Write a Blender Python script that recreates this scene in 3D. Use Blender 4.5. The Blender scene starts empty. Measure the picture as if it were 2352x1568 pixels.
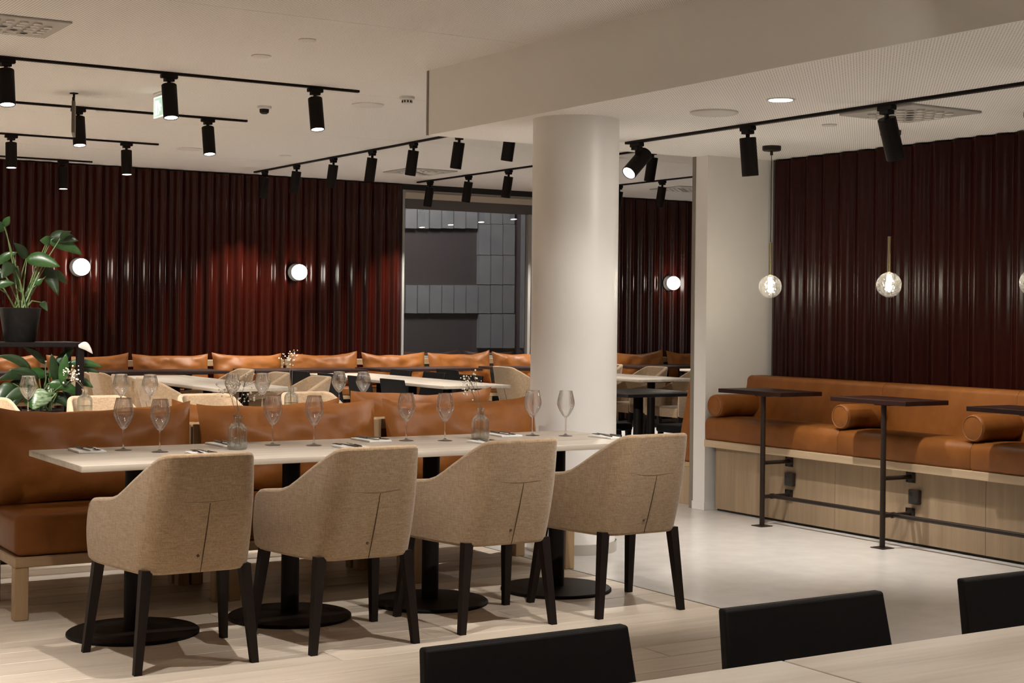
import bpy, bmesh, math, random
from mathutils import Vector, Matrix, noise, Euler
random.seed(7)
PI = math.pi
S = bpy.context.scene
C = bpy.context.collection

# ------------------------------------------------------------------ camera
FPX, YAW, ROLL, CX, CY, EYE = 3523.0, 0.55865, 0.010977, 1176.0, 722.9, 1.36
FW = Vector((math.sin(YAW), math.cos(YAW), 0)); RT = Vector((math.cos(YAW), -math.sin(YAW), 0)); UP = Vector((0, 0, 1))
cd = bpy.data.cameras.new('camera'); cam = bpy.data.objects.new('camera', cd); C.objects.link(cam)
cd.sensor_width = 36; cd.lens = 36 * FPX / 2352; cd.shift_y = -(784 - CY) / 2352; cd.clip_start = .05; cd.clip_end = 100
# image x axis leans down to the right by ROLL: unroll handled in pix()
m = Matrix((RT * math.cos(ROLL) + UP * math.sin(ROLL), -RT * math.sin(ROLL) + UP * math.cos(ROLL), -FW)).transposed().to_4x4()
m.translation = Vector((0, 0, EYE)); cam.matrix_world = m
S.camera = cam

def ray(x, y):
    c, s = math.cos(ROLL), math.sin(ROLL)
    dx, dy = x - CX, y - CY
    u, v = c * dx + s * dy, -s * dx + c * dy
    return FW * FPX + RT * u - UP * v
EYEV = Vector((0, 0, EYE))
def onz(x, y, z=0): d = ray(x, y); return EYEV + d * ((z - EYE) / d.z)
def ony(x, y, Y): d = ray(x, y); return EYEV + d * (Y / d.y)
def onx(x, y, X): d = ray(x, y); return EYEV + d * (X / d.x)

# ------------------------------------------------------------------ world, exposure
w = bpy.data.worlds.new('night'); S.world = w; w.use_nodes = True
w.node_tree.nodes['Background'].inputs[0].default_value = (.012, .013, .017, 1)
w.node_tree.nodes['Background'].inputs[1].default_value = 1.0
S.view_settings.view_transform = 'Standard'; S.view_settings.look = 'None'; S.view_settings.gamma = 1
S.view_settings.use_curve_mapping = False
S.view_settings.exposure = 0.05
WARM = (1.0, .935, .865)
SPOT_W = 105.0

# ------------------------------------------------------------------ materials
def newmat(name):
    mt = bpy.data.materials.new(name); mt.use_nodes = True
    nt = mt.node_tree; return mt, nt, nt.nodes, nt.links, nt.nodes['Principled BSDF']
def pm(name, col, rough=.5, metal=0, spec=.5, sheen=0):
    mt, nt, n, l, b = newmat(name)
    b.inputs['Base Color'].default_value = (*col, 1); b.inputs['Roughness'].default_value = rough
    b.inputs['Metallic'].default_value = metal; b.inputs['Specular IOR Level'].default_value = spec
    if sheen: b.inputs['Sheen Weight'].default_value = sheen
    return mt
def nm(n, t, **k):
    x = n.new(t)
    for a, v in k.items(): setattr(x, a, v)
    return x
def mathn(nt, op, a, b=None, c=None):
    x = nt.nodes.new('ShaderNodeMath'); x.operation = op
    for i, v in enumerate((a, b, c)):
        if v is None: continue
        if isinstance(v, (int, float)): x.inputs[i].default_value = v
        else: nt.links.new(v, x.inputs[i])
    return x.outputs[0]
def coords(nt, scale, rnd=True):
    """object coordinates, shifted for every object, stretched by scale"""
    n, l = nt.nodes, nt.links
    tc = n.new('ShaderNodeTexCoord'); mp = n.new('ShaderNodeMapping'); mp.inputs['Scale'].default_value = scale
    if rnd:
        oi = n.new('ShaderNodeObjectInfo'); ad = n.new('ShaderNodeVectorMath'); ad.operation = 'ADD'
        ml = n.new('ShaderNodeVectorMath'); ml.operation = 'SCALE'; ml.inputs['Scale'].default_value = 23.
        cb = n.new('ShaderNodeCombineXYZ')
        l.new(oi.outputs['Random'], cb.inputs[0]); l.new(oi.outputs['Random'], cb.inputs[1]); l.new(oi.outputs['Random'], cb.inputs[2])
        l.new(cb.outputs[0], ml.inputs[0]); l.new(tc.outputs['Object'], ad.inputs[0]); l.new(ml.outputs[0], ad.inputs[1]); l.new(ad.outputs[0], mp.inputs[0])
    else: l.new(tc.outputs['Object'], mp.inputs[0])
    return mp.outputs[0]
def ramp(nt, src, stops):
    r = nt.nodes.new('ShaderNodeValToRGB'); e = r.color_ramp.elements
    e[0].position = stops[0][0]; e[0].color = (*stops[0][1], 1); e[1].position = stops[-1][0]; e[1].color = (*stops[-1][1], 1)
    for p, c in stops[1:-1]:
        x = e.new(p); x.color = (*c, 1)
    nt.links.new(src, r.inputs[0]); return r.outputs[0]
def tex(nt, vec, scale, detail=3, rough=.55):
    t = nt.nodes.new('ShaderNodeTexNoise'); t.inputs['Scale'].default_value = scale; t.inputs['Detail'].default_value = detail
    t.inputs['Roughness'].default_value = rough; nt.links.new(vec, t.inputs['Vector']); return t.outputs['Fac']
def bump(nt, b, h, strength=.2, dist=.01):
    bp = nt.nodes.new('ShaderNodeBump'); bp.inputs['Strength'].default_value = strength; bp.inputs['Distance'].default_value = dist
    nt.links.new(h, bp.inputs['Height']); nt.links.new(bp.outputs[0], b.inputs['Normal'])
def wood(name, dark, light, axis, rough=.5, var=.12, spec=.5):
    mt, nt, n, l, b = newmat(name)
    sc = [26, 26, 26]; sc[axis] = 1.6
    v = coords(nt, sc)
    g = tex(nt, v, 1.0, 5, .6)
    sc2 = [5, 5, 5]; sc2[axis] = .5
    g2 = tex(nt, coords(nt, sc2), 1.0, 2)
    mx = mathn(nt, 'ADD', mathn(nt, 'MULTIPLY', g, .6), mathn(nt, 'MULTIPLY', g2, .4))
    col = ramp(nt, mx, [(.33, dark), (.67, light)])
    oi = n.new('ShaderNodeObjectInfo'); hs = n.new('ShaderNodeHueSaturation')
    l.new(col, hs.inputs['Color'])
    l.new(mathn(nt, 'MULTIPLY_ADD', oi.outputs['Random'], var, 1 - var / 2), hs.inputs['Value'])
    l.new(hs.outputs[0], b.inputs['Base Color']); b.inputs['Roughness'].default_value = rough; b.inputs['Specular IOR Level'].default_value = spec
    bump(nt, b, g, .06, .004); return mt
def noisy(name, c1, c2, scale, rough=.5, bs=.1, bd=.004, detail=4, spec=.5, stretch=(1, 1, 1), sheen=0):
    mt, nt, n, l, b = newmat(name)
    f = tex(nt, coords(nt, stretch), scale, detail)
    l.new(ramp(nt, f, [(.3, c1), (.7, c2)]), b.inputs['Base Color']); b.inputs['Roughness'].default_value = rough
    b.inputs['Specular IOR Level'].default_value = spec
    if sheen: b.inputs['Sheen Weight'].default_value = sheen
    if bs: bump(nt, b, f, bs, bd)
    return mt
def fabric(name, c1, c2):
    mt, nt, n, l, b = newmat(name)
    a = tex(nt, coords(nt, (300, 300, 28)), 1, 2); c = tex(nt, coords(nt, (30, 30, 330)), 1, 2)
    f = mathn(nt, 'MULTIPLY', mathn(nt, 'ADD', a, c), .5)
    l.new(ramp(nt, f, [(.36, c1), (.64, c2)]), b.inputs['Base Color']); b.inputs['Roughness'].default_value = .9
    b.inputs['Specular IOR Level'].default_value = .15; b.inputs['Sheen Weight'].default_value = .25
    bump(nt, b, f, .35, .002); return mt
def perforated(name, col, hole, pitch, rad):
    mt, nt, n, l, b = newmat(name)
    g = n.new('ShaderNodeNewGeometry'); sp = n.new('ShaderNodeSeparateXYZ'); l.new(g.outputs['Position'], sp.inputs[0])
    def fr(o): return mathn(nt, 'SUBTRACT', mathn(nt, 'FRACT', mathn(nt, 'MULTIPLY', o, 1 / pitch)), .5)
    fx, fy = fr(sp.outputs[0]), fr(sp.outputs[1])
    d = mathn(nt, 'SQRT', mathn(nt, 'ADD', mathn(nt, 'MULTIPLY', fx, fx), mathn(nt, 'MULTIPLY', fy, fy)))
    hl = mathn(nt, 'LESS_THAN', d, rad / pitch)
    mx = n.new('ShaderNodeMix'); mx.data_type = 'RGBA'; mx.inputs['A'].default_value = (*col, 1); mx.inputs['B'].default_value = (*hole, 1)
    l.new(hl, mx.inputs['Factor']); l.new(mx.outputs['Result'], b.inputs['Base Color']); b.inputs['Roughness'].default_value = .85
    b.inputs['Specular IOR Level'].default_value = .2; return mt
def emit(name, col, s):
    mt, nt, n, l, b = newmat(name)
    b.inputs['Base Color'].default_value = (.8, .8, .8, 1); b.inputs['Emission Color'].default_value = (*col, 1); b.inputs['Emission Strength'].default_value = s
    return mt
def clear(name, tint=(1, 1, 1), ior=1.45, rough=.01, gain=1.0, bumps=0):
    mt = bpy.data.materials.new(name); mt.use_nodes = True; nt = mt.node_tree; n, l = nt.nodes, nt.links
    n.clear(); o = n.new('ShaderNodeOutputMaterial'); mx = n.new('ShaderNodeMixShader')
    t = n.new('ShaderNodeBsdfTransparent'); t.inputs[0].default_value = (*tint, 1)
    g = n.new('ShaderNodeBsdfGlossy'); g.inputs['Roughness'].default_value = rough
    f = n.new('ShaderNodeLayerWeight'); f.inputs['Blend'].default_value = .5
    r0 = ((ior - 1) / (ior + 1)) ** 2 * gain
    fac = mathn(nt, 'MULTIPLY_ADD', mathn(nt, 'POWER', f.outputs['Facing'], 4.0), .85 * (1 - r0), r0)
    if bumps:
        bp = n.new('ShaderNodeBump'); bp.inputs['Strength'].default_value = .9; bp.inputs['Distance'].default_value = .004
        vo = n.new('ShaderNodeTexVoronoi'); vo.inputs['Scale'].default_value = bumps
        tc = n.new('ShaderNodeTexCoord'); l.new(tc.outputs['Object'], vo.inputs['Vector']); l.new(vo.outputs['Distance'], bp.inputs['Height'])
        l.new(bp.outputs[0], g.inputs['Normal']); l.new(bp.outputs[0], f.inputs['Normal'])
    l.new(fac, mx.inputs[0]); l.new(t.outputs[0], mx.inputs[1]); l.new(g.outputs[0], mx.inputs[2]); l.new(mx.outputs[0], o.inputs[0])
    return mt

M = {}
M['ceil'] = perforated('perforated_plaster_fine', (.79, .77, .745), (.16, .145, .13), .0165, .0036)
M['ceil2'] = perforated('perforated_plaster_wide', (.90, .88, .86), (.20, .18, .165), .0185, .0037)
M['paint'] = noisy('white_paint', (.66, .64, .61), (.70, .68, .65), 3, .6, .03, .002)
M['soffit'] = noisy('matt_grey_white_paint', (.71, .69, .66), (.74, .72, .69), 2, .75, .0)
M['colpaint'] = noisy('satin_white_paint', (.74, .72, .69), (.77, .75, .72), 2, .38, .0)
M['corr'] = pm('glossy_oxblood_sheet', (.027, .0030, .0013), .20, 0, .34)
M['corr2'] = noisy('perforated_oxblood_sheet', (.014, .0015, .0008), (.021, .0024, .0013), 180, .27, .12, .002, 4, .16)
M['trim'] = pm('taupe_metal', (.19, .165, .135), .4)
M['planks'] = wood('pale_oak_floor', (.52, .44, .35), (.70, .61, .51), 0, .42, .16)
M['conc'] = noisy('polished_concrete', (.545, .525, .495), (.605, .585, .555), 7, .24, .02, .002, 8)
M['oaktop'] = wood('whitewashed_oak', (.37, .315, .255), (.60, .53, .45), 0, .42)
M['oaktopY'] = wood('whitewashed_oak_lengthwise', (.37, .315, .255), (.60, .53, .45), 1, .42)
M['oak'] = wood('natural_oak', (.31, .20, .105), (.44, .30, .165), 0, .45)
M['oakZ'] = wood('natural_oak_upright', (.31, .20, .105), (.44, .30, .165), 2, .45)
M['oakpanel'] = wood('oak_veneer_panel', (.26, .185, .115), (.38, .275, .175), 2, .5, .16, .3)
M['oakY'] = wood('natural_oak_edge', (.42, .31, .195), (.54, .41, .27), 1, .45)
M['leather'] = noisy('tan_leather', (.185, .062, .0125), (.235, .085, .019), 9, .45, .06, .004, 6, .2)
M['piping'] = pm('tan_leather_piping', (.22, .085, .025), .5)
M['fabric'] = fabric('beige_woven_fabric', (.29, .195, .115), (.46, .335, .215))
M['fabricseam'] = pm('beige_seam', (.22, .15, .09), .9)
M['seam'] = pm('dark_seam', (.09, .055, .03), .9)
M['blackwood'] = noisy('black_stained_wood', (.010, .006, .005), (.016, .010, .008), 20, .55, .05, .002, 3, .22, (1, 1, .1))
M['black'] = noisy('black_powder_coat', (.006, .004, .0035), (.009, .0065, .0055), 160, .5, .1, .001, 4, .12)
M['blackleather'] = noisy('black_upholstery', (.003, .0025, .0025), (.005, .0045, .0045), 60, .6, .15, .002, 4, .25)
M['blacktop'] = noisy('black_laminate', (.012, .011, .012), (.018, .016, .017), 30, .38, .03, .002)
M['darktop'] = wood('dark_stained_oak', (.014, .005, .004), (.026, .010, .007), 1, .42, .12, .15)
M['darktopX'] = wood('dark_stained_oak_wide', (.020, .010, .008), (.036, .019, .015), 0, .42, .12, .2)
M['bronze'] = pm('dark_bronze_steel', (.022, .014, .010), .45, .2, .3)
M['socket'] = pm('glossy_black_plastic', (.016, .011, .009), .3)
M['steel'] = pm('brushed_steel', (.62, .60, .57), .22, 1)
M['brass'] = pm('aged_brass', (.30, .25, .15), .35, 1)
M['cutlery'] = pm('dark_cutlery_steel', (.16, .145, .13), .25, 1)
M['linen'] = noisy('white_linen', (.74, .72, .69), (.82, .80, .77), 120, .85, .15, .001)
def solidglass(name, col, mixf, ior=1.45):
    mt = bpy.data.materials.new(name); mt.use_nodes = True; nt = mt.node_tree; n, l = nt.nodes, nt.links; n.clear()
    o = n.new('ShaderNodeOutputMaterial'); g = n.new('ShaderNodeBsdfGlass'); g.inputs['Color'].default_value = (*col, 1); g.inputs['Roughness'].default_value = 0; g.inputs['IOR'].default_value = ior
    t = n.new('ShaderNodeBsdfTransparent'); t.inputs[0].default_value = (*col, 1); mx = n.new('ShaderNodeMixShader'); mx.inputs[0].default_value = mixf
    l.new(g.outputs[0], mx.inputs[1]); l.new(t.outputs[0], mx.inputs[2]); l.new(mx.outputs[0], o.inputs[0]); return mt
M['glass'] = solidglass('clear_glass', (1, 1, 1), .4)
M['bottle'] = solidglass('pale_bottle_glass', (.97, .98, .975), .35)
M['plate'] = clear('clear_acrylic', (.9, .93, .91), 1.45)
M['water'] = clear('water', (.90, .91, .90), 1.33, .0, 1.0)
M['globe'] = clear('bubbled_glass', (.82, .80, .76), 1.5, .08, 3.0, 55)
nt = M['globe'].node_tree; out = [n for n in nt.nodes if n.type == 'OUTPUT_MATERIAL'][0]; src = out.inputs[0].links[0].from_socket
tr = nt.nodes.new('ShaderNodeBsdfTranslucent'); tr.inputs[0].default_value = (.9, .87, .8, 1); vo = [n for n in nt.nodes if n.type == 'TEX_VORONOI'][0]
mx = nt.nodes.new('ShaderNodeMixShader'); nt.links.new(mathn(nt, 'MULTIPLY_ADD', vo.outputs['Distance'], .022, .0), mx.inputs[0]); nt.links.new(src, mx.inputs[1]); nt.links.new(tr.outputs[0], mx.inputs[2]); nt.links.new(mx.outputs[0], out.inputs[0])
M['pane'] = clear('window_pane', (.80, .80, .82), 1.5, .0, 3.5)
M['opal'] = emit('lit_opal_glass', (1, .93, .80), 20)
M['lens'] = emit('lit_lens', (1, .93, .83), 14)
M['filament'] = emit('lit_filament', (1, .90, .74), 330)
M['down'] = emit('lit_downlight', (1, .93, .84), 190)
M['device'] = pm('white_plastic', (.62, .60, .57), .5)
M['vent'] = pm('grey_enamel', (.40, .38, .355), .5)
M['hole'] = pm('black_void', (.012, .011, .010), .9)
M['leaf'] = noisy('glossy_green_leaf', (.014, .048, .010), (.032, .09, .020), 14, .35, .1, .004)
M['leafdark'] = noisy('dark_and_shaded_leaf', (.009, .022, .007), (.017, .04, .011), 14, .38, .1, .004)  # darker green; on one upper leaf it puts shade into the colour
M['leafvar'] = noisy('variegated_leaf', (.02, .07, .016), (.26, .32, .20), 26, .32, .05, .003, 2, .5, (1, 1, 3))
M['stem'] = pm('green_stem', (.10, .15, .05), .5)
M['drystem'] = pm('dry_stem', (.16, .12, .07), .7)
M['blossom'] = pm('white_blossom', (.72, .66, .56), .8)
M['spathe'] = pm('white_spathe', (.52, .50, .45), .6)
M['pot'] = noisy('black_plastic_pot', (.006, .005, .005), (.011, .010, .009), 40, .5, .2, .004, 4, .2)
M['soil'] = pm('soil', (.03, .02, .014), 1)
M['exit'] = emit('lit_exit_sign_green', (.40, .80, .58), .6)
M['exitw'] = emit('lit_exit_sign_white', (.93, 1, .93), .95)
M['sign'] = pm('taupe_sign_panel', (.10, .085, .06), .5)
M['fac'] = noisy('grey_facade_panel', (.24, .24, .245), (.30, .30, .30), 4, .8, .05)
M['facdark'] = pm('dark_facade', (.085, .07, .07), .6)
M['headrail'] = pm('pale_headrail', (.50, .44, .36), .5)
M['greyframe'] = pm('grey_window_frame', (.30, .29, .27), .45)
M['darkframe'] = pm('dark_window_frame', (.10, .09, .09), .5)
M['plinth'] = pm('black_plinth', (.02, .015, .012), .7)

# ------------------------------------------------------------------ mesh helpers
class MB:
    def __init__(s): s.v = []; s.f = []
    def add(s, vs, fs):
        o = len(s.v); s.v += [tuple(p) for p in vs]; s.f += [tuple(i + o for i in f) for f in fs]; return s
    def box(s, a, b):
        x0, y0, z0 = a; x1, y1, z1 = b
        return s.add([(x0, y0, z0), (x1, y0, z0), (x1, y1, z0), (x0, y1, z0), (x0, y0, z1), (x1, y0, z1), (x1, y1, z1), (x0, y1, z1)],
                     [(0, 3, 2, 1), (4, 5, 6, 7), (0, 1, 5, 4), (1, 2, 6, 5), (2, 3, 7, 6), (3, 0, 4, 7)])
    def rbox(s, a, b, r=.01, seg=2):
        """box with rounded edges"""
        bm = bmesh.new(); bmesh.ops.create_cube(bm, size=1)
        for v in bm.verts: v.co = Vector([(a[i] + b[i]) / 2 + v.co[i] * (b[i] - a[i]) for i in range(3)])
        bmesh.ops.bevel(bm, geom=bm.edges[:], offset=r, segments=seg, affect='EDGES', profile=.5)
        bm.verts.index_update(); s.add([v.co[:] for v in bm.verts], [[v.index for v in f.verts] for f in bm.faces]); bm.free(); return s
    def lathe(s, prof, n=24, c=(0, 0, 0), caps=True):
        vs = []; fs = []
        for r, z in prof:
            for k in range(n):
                a = 2 * PI * k / n; vs.append((c[0] + r * math.cos(a), c[1] + r * math.sin(a), c[2] + z))
        for j in range(len(prof) - 1):
            for k in range(n):
                fs.append((j * n + k, j * n + (k + 1) % n, (j + 1) * n + (k + 1) % n, (j + 1) * n + k))
        if caps:
            if prof[0][0] > 1e-4: fs.append(tuple(range(n - 1, -1, -1)))
            if prof[-1][0] > 1e-4: fs.append(tuple((len(prof) - 1) * n + k for k in range(n)))
        return s.add(vs, fs)
    def cyl(s, p0, p1, r0, r1=None, n=12):
        p0, p1 = Vector(p0), Vector(p1); r1 = r0 if r1 is None else r1
        q = (p1 - p0).to_track_quat('Z', 'Y').to_matrix(); vs = []
        for p, r in ((p0, r0), (p1, r1)):
            for k in range(n): a = 2 * PI * k / n; vs.append(p + q @ Vector((r * math.cos(a), r * math.sin(a), 0)))
        return s.add(vs, [(k, (k + 1) % n, n + (k + 1) % n, n + k) for k in range(n)] + [tuple(range(n - 1, -1, -1)), tuple(range(n, 2 * n))])
    def tube(s, pts, r, n=6):
        pts = [Vector(p) for p in pts]; vs = []; fs = []
        for i, p in enumerate(pts):
            d = (pts[min(i + 1, len(pts) - 1)] - pts[max(i - 1, 0)]).normalized(); q = d.to_track_quat('Z', 'Y').to_matrix()
            rr = r[i] if isinstance(r, (list, tuple)) else r
            for k in range(n): a = 2 * PI * k / n; vs.append(p + q @ Vector((rr * math.cos(a), rr * math.sin(a), 0)))
        for i in range(len(pts) - 1):
            for k in range(n): fs.append((i * n + k, i * n + (k + 1) % n, (i + 1) * n + (k + 1) % n, (i + 1) * n + k))
        fs += [tuple(range(n - 1, -1, -1)), tuple((len(pts) - 1) * n + k for k in range(n))]
        return s.add(vs, fs)
    def prismY(s, prof, y0, y1, b=.008):
        """closed x-z profile extruded along y, ends slightly bevelled"""
        n = len(prof); cx = sum(p[0] for p in prof) / n; cz = sum(p[1] for p in prof) / n
        def sh(k): return [(cx + (x - cx) * k, cz + (z - cz) * k) for x, z in prof]
        k = 1 - b * 6
        rows = [(y0, sh(k)), (y0 + b, prof), (y1 - b, prof), (y1, sh(k))]; vs = [(x, y, z) for y, pr in rows for x, z in pr]
        fs = [(j * n + i, (j + 1) * n + i, (j + 1) * n + (i + 1) % n, j * n + (i + 1) % n) for j in range(3) for i in range(n)]
        fs += [tuple(range(n)), tuple(range(4 * n - 1, 3 * n - 1, -1))]
        return s.add(vs, fs)
    def taper(s, p0, p1, a0, a1, b0=None, b1=None):
        """square leg from p0 (top) to p1 (foot), half sizes a (x) b (y)"""
        b0 = a0 if b0 is None else b0; b1 = a1 if b1 is None else b1
        vs = [(p[0] + i * a, p[1] + j * b, p[2]) for p, a, b in ((p1, a1, b1), (p0, a0, b0)) for i, j in ((-1, -1), (1, -1), (1, 1), (-1, 1))]
        return s.add(vs, [(0, 3, 2, 1), (4, 5, 6, 7), (0, 1, 5, 4), (1, 2, 6, 5), (2, 3, 7, 6), (3, 0, 4, 7)])
    def grid(s, fn, nu, nv, close=False):
        vs = [fn(i / nu, j / nv) for j in range(nv + 1) for i in range(nu + 1)]
        return s.add(vs, [(j * (nu + 1) + i, j * (nu + 1) + i + 1, (j + 1) * (nu + 1) + i + 1, (j + 1) * (nu + 1) + i) for j in range(nv) for i in range(nu)])
    def sphere(s, c, r, n=12, m_=8, sz=1):
        return s.lathe([(max(r * math.sin(PI * j / m_), 1e-5), -r * sz * math.cos(PI * j / m_)) for j in range(m_ + 1)], n, c, False)
    def mesh(s, name, mat, sharp=35):
        me = bpy.data.meshes.new(name); me.from_pydata(s.v, [], s.f); me.validate()
        me.polygons.foreach_set('use_smooth', [True] * len(me.polygons)); me.set_sharp_from_angle(angle=math.radians(sharp))
        me.materials.append(M[mat]); me.update(); return me
    def obj(s, name, mat, parent=None, sharp=35, loc=(0, 0, 0), rot=(0, 0, 0)):
        return link(name, s.mesh(name, mat, sharp), parent, loc, rot)
def link(name, me, parent=None, loc=(0, 0, 0), rot=(0, 0, 0)):
    o = bpy.data.objects.new(name, me); C.objects.link(o); o.location = loc; o.rotation_euler = rot
    if parent: o.parent = parent
    return o
def tag(o, label, cat, group=None):
    o['label'] = label; o['category'] = cat
    if group: o['group'] = group
    return o
def thing(name, label, cat, loc=(0, 0, 0), rz=0, group=None):
    o = bpy.data.objects.new(name, None); C.objects.link(o); o.location = loc; o.rotation_euler = (0, 0, rz); o.empty_display_size = .1
    return tag(o, label, cat, group)
def struct(o): o['kind'] = 'structure'; return o
def copy_tree(o, parent=None):
    c = o.copy(); C.objects.link(c); c.parent = parent
    for ch in [k for k in bpy.data.objects if k.parent == o]: copy_tree(ch, c)
    return c
def dup(root, loc, rz, label, group=None):
    c = copy_tree(root); c.location = loc; c.rotation_euler = (0, 0, rz); c['label'] = label
    if group: c['group'] = group
    elif 'group' in c: del c['group']
    return c
ORD = ['first', 'second', 'third', 'fourth', 'fifth', 'sixth', 'seventh', 'eighth', 'ninth', 'tenth']

# ================================================================== THE SETTING
HC, HS = 2.91, 2.50          # main ceiling, lowered ceiling
XS, YS = 4.72, 8.60          # edge of the lowered ceiling
YB = 16.22                   # back wall
XR = 7.50                    # right wall (behind corrugated sheet)
# floors
fl = struct(MB().box((-4, -4, -.12), (4.64, YB + .1, -.014)).obj('floor', 'planks'))
PW, PL = .19, 2.3
pmesh = MB().rbox((0, 0, -.02), (PL - .004, PW - .003, 0), .0022, 1).mesh('plank', 'planks')
for j in range(int((10.0 - 2.4) / PW)):
    y = 2.4 + j * PW; off = (j * .83) % PL
    x = 4.638 - PL + .0 if j % 1 else 4.638
    xs = []; xe = 4.638
    k = 0
    while xe > -.2 and k < 4:
        L = PL if k else PL * (.35 + ((j * 37) % 60) / 100.)
        x0 = xe - L
        if abs(L - PL) < 1e-6: o = link('plank', pmesh, fl, (x0, y, 0))
        else: o = MB().rbox((0, 0, -.02), (L - .004, PW - .003, 0), .0022, 1).obj('plank', 'planks', fl, loc=(x0, y, 0))
        xe = x0; k += 1
fc = struct(MB().box((4.645, -4, -.12), (14.2, YB + .1, -.001)).obj('floor', 'conc'))
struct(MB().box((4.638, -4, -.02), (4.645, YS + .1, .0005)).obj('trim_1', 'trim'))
# ceilings
cl = struct(MB().box((-4, -4, HC + .012), (14.2, YB + .1, HC + .1)).obj('ceiling', 'vent'))
ye = [-4.0]
while ye[-1] < YB: ye.append(min((7.407 - 2.4 * 6) + 2.4 * (int((ye[-1] - 7.407 + 2.4 * 6) / 2.4 + 1e-6) + 1), YB + .1))
for a_, b_ in zip(ye, ye[1:]): MB().box((-4, a_ + .002, HC), (14.2, b_ - .002, HC + .012)).obj('perforated_board', 'ceil', cl)
lc = struct(MB().box((XS + .012, -4, HS + .012), (XR + .1, YS, HC)).obj('ceiling', 'soffit'))
MB().box((XS + .012, -4, HS), (XR + .1, YS - .001, HS + .012)).obj('perforated_board', 'ceil2', lc)
MB().box((XS, -4, HS), (XS + .012, YS - .02, HC)).obj('fascia_board', 'soffit', lc)
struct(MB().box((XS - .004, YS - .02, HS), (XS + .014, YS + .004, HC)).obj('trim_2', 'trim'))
# pier
pier = struct(MB().box((6.89, 8.44, 0), (XR + .1, YS - .01, HS)).obj('wall_pier', 'paint'))
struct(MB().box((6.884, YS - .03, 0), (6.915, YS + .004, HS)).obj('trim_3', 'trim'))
struct(MB().box((6.878, 8.428, 0), (7.12, 8.445, .055)).box((6.878, 8.445, 0), (6.89, YS - .035, .055)).obj('baseboard_pier', 'paint'))
# wall shells
struct(MB().box((XR, -4, 0), (XR + .12, 8.44, HC)).obj('wall_right', 'hole'))
struct(MB().box((-4.12, -4, 0), (-4, YB + .1, HC)).obj('wall_left', 'paint'))
struct(MB().box((-4, -4.12, 0), (XR, -4, HC)).obj('wall_front', 'paint'))
struct(MB().box((14.1, YS, 0), (14.2, YB, HC)).obj('wall_far_right', 'paint'))
struct(MB().box((XR + .12, YS - .12, 0), (14.1, YS, HC)).obj('wall_rear_right', 'paint'))
WX0, WX1, WZ0, WZ1 = 8.58, 11.66, .86, 2.84
wb = MB().box((-4, YB, 0), (WX0, YB + .1, HC)).box((WX1, YB, 0), (14.1, YB + .1, HC)).box((WX0, YB, 0), (WX1, YB + .1, WZ0)).box((WX0, YB, WZ1), (WX1, YB + .1, HC))
wallb = struct(wb.obj('wall_back', 'hole'))

def corrugated(width, pitch, depth, z0, z1, mini=0):
    """one sheet of rounded ribs, local x along the wall, ribs toward -y"""
    mb = MB(); n = int(round(width / pitch)); N = 20; prof = []
    for k in range(n):
        for i in range(N):
            t = i / N
            s = .5 - .5 * math.cos(2 * PI * t)
            s = s * s * (3 - 2 * s) * .5 + s * .5
            prof.append((pitch * (k + t), -depth * s - mini * (.5 - .5 * math.cos(6 * PI * t))))
    prof.append((pitch * n, 0))
    zs = (z0, z1); vs = [(x, y, z) for z in zs for x, y in prof] + [(x, .012, z) for z in zs for x, y in prof]
    q = len(prof); fs = []
    for i in range(q - 1):
        fs.append((i, i + 1, q + i + 1, q + i))
        fs.append((q + i, q + i + 1, 3 * q + i + 1, 3 * q + i)); fs.append((2 * q + i, 2 * q + i + 1, i + 1, i))
    return mb.add(vs, fs)
P = .178
for nm_, x0, x1 in (('l', WX0 - 11 * 6 * P, WX0 - .02), ('r', WX1 + .02, 14.05)):
    sh = corrugated(6 * P, P, .06, 0.02, HC - .015).mesh('corrugated_sheet', 'corr', 60)
    k = 0
    if nm_ == 'l':
        x = x1 - 6 * P
        while x > -1.5: link('corrugated_sheet', sh, wallb, (x, YB - .013, 0)); x -= 6 * P
    else:
        x = x0
        while x < 13.4: link('corrugated_sheet', sh, wallb, (x, YB - .013, 0)); x += 6 * P
wr = bpy.data.objects['wall_right']
sh = corrugated(6 * .166, .166, .045, .02, HS - .012, .012).mesh('corrugated_sheet', 'corr2', 60)
y = 8.425
while y > 2.5:
    link('corrugated_sheet', sh, wr, (XR - .013, y, 0), (0, 0, -PI / 2)); y -= 6 * .166

# round column
cc = struct(MB().lathe([(.252, .055), (.252, HS)], 64, (5.05, 7.395, 0)).obj('column', 'colpaint'))
MB().lathe([(.262, .0), (.262, .058), (.252, .06)], 64, (5.05, 7.395, 0)).obj('steel_base_ring', 'steel', cc)
cc.name = 'wall_column'

# window in the back wall
win = struct(MB().box((WX0, YB - .01, WZ0 - .02), (WX0 + .03, YB + .06, WZ1)).box((WX1 - .03, YB - .01, WZ0 - .02), (WX1, YB + .06, WZ1)).box((WX0 + .03, YB - .03, WZ0 - .03), (WX1 - .03, YB + .08, WZ0)).box((WX0 + .03, YB, WZ1 - .03), (WX1 - .03, YB + .06, WZ1)).obj('window_1', 'greyframe'))
MB().box((WX0 + .03, YB - .015, WZ1 - .10), (WX1 - .03, YB + .03, WZ1 - .03)).obj('headrail', 'headrail', win)
MB().box((WX0 + .03, YB + .035, WZ1 - .22), (WX1 - .03, YB + .06, WZ1 - .10)).obj('top_rail', 'darkframe', win)
MB().box((WX0 + .03, YB + .04, WZ0), (WX1 - .03, YB + .046, WZ1 - .22)).obj('pane', 'pane', win)
MB().box((10.36, YB - .012, WZ0), (10.40, YB + .06, WZ1 - .22)).obj('mullion', 'greyframe', win)

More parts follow.
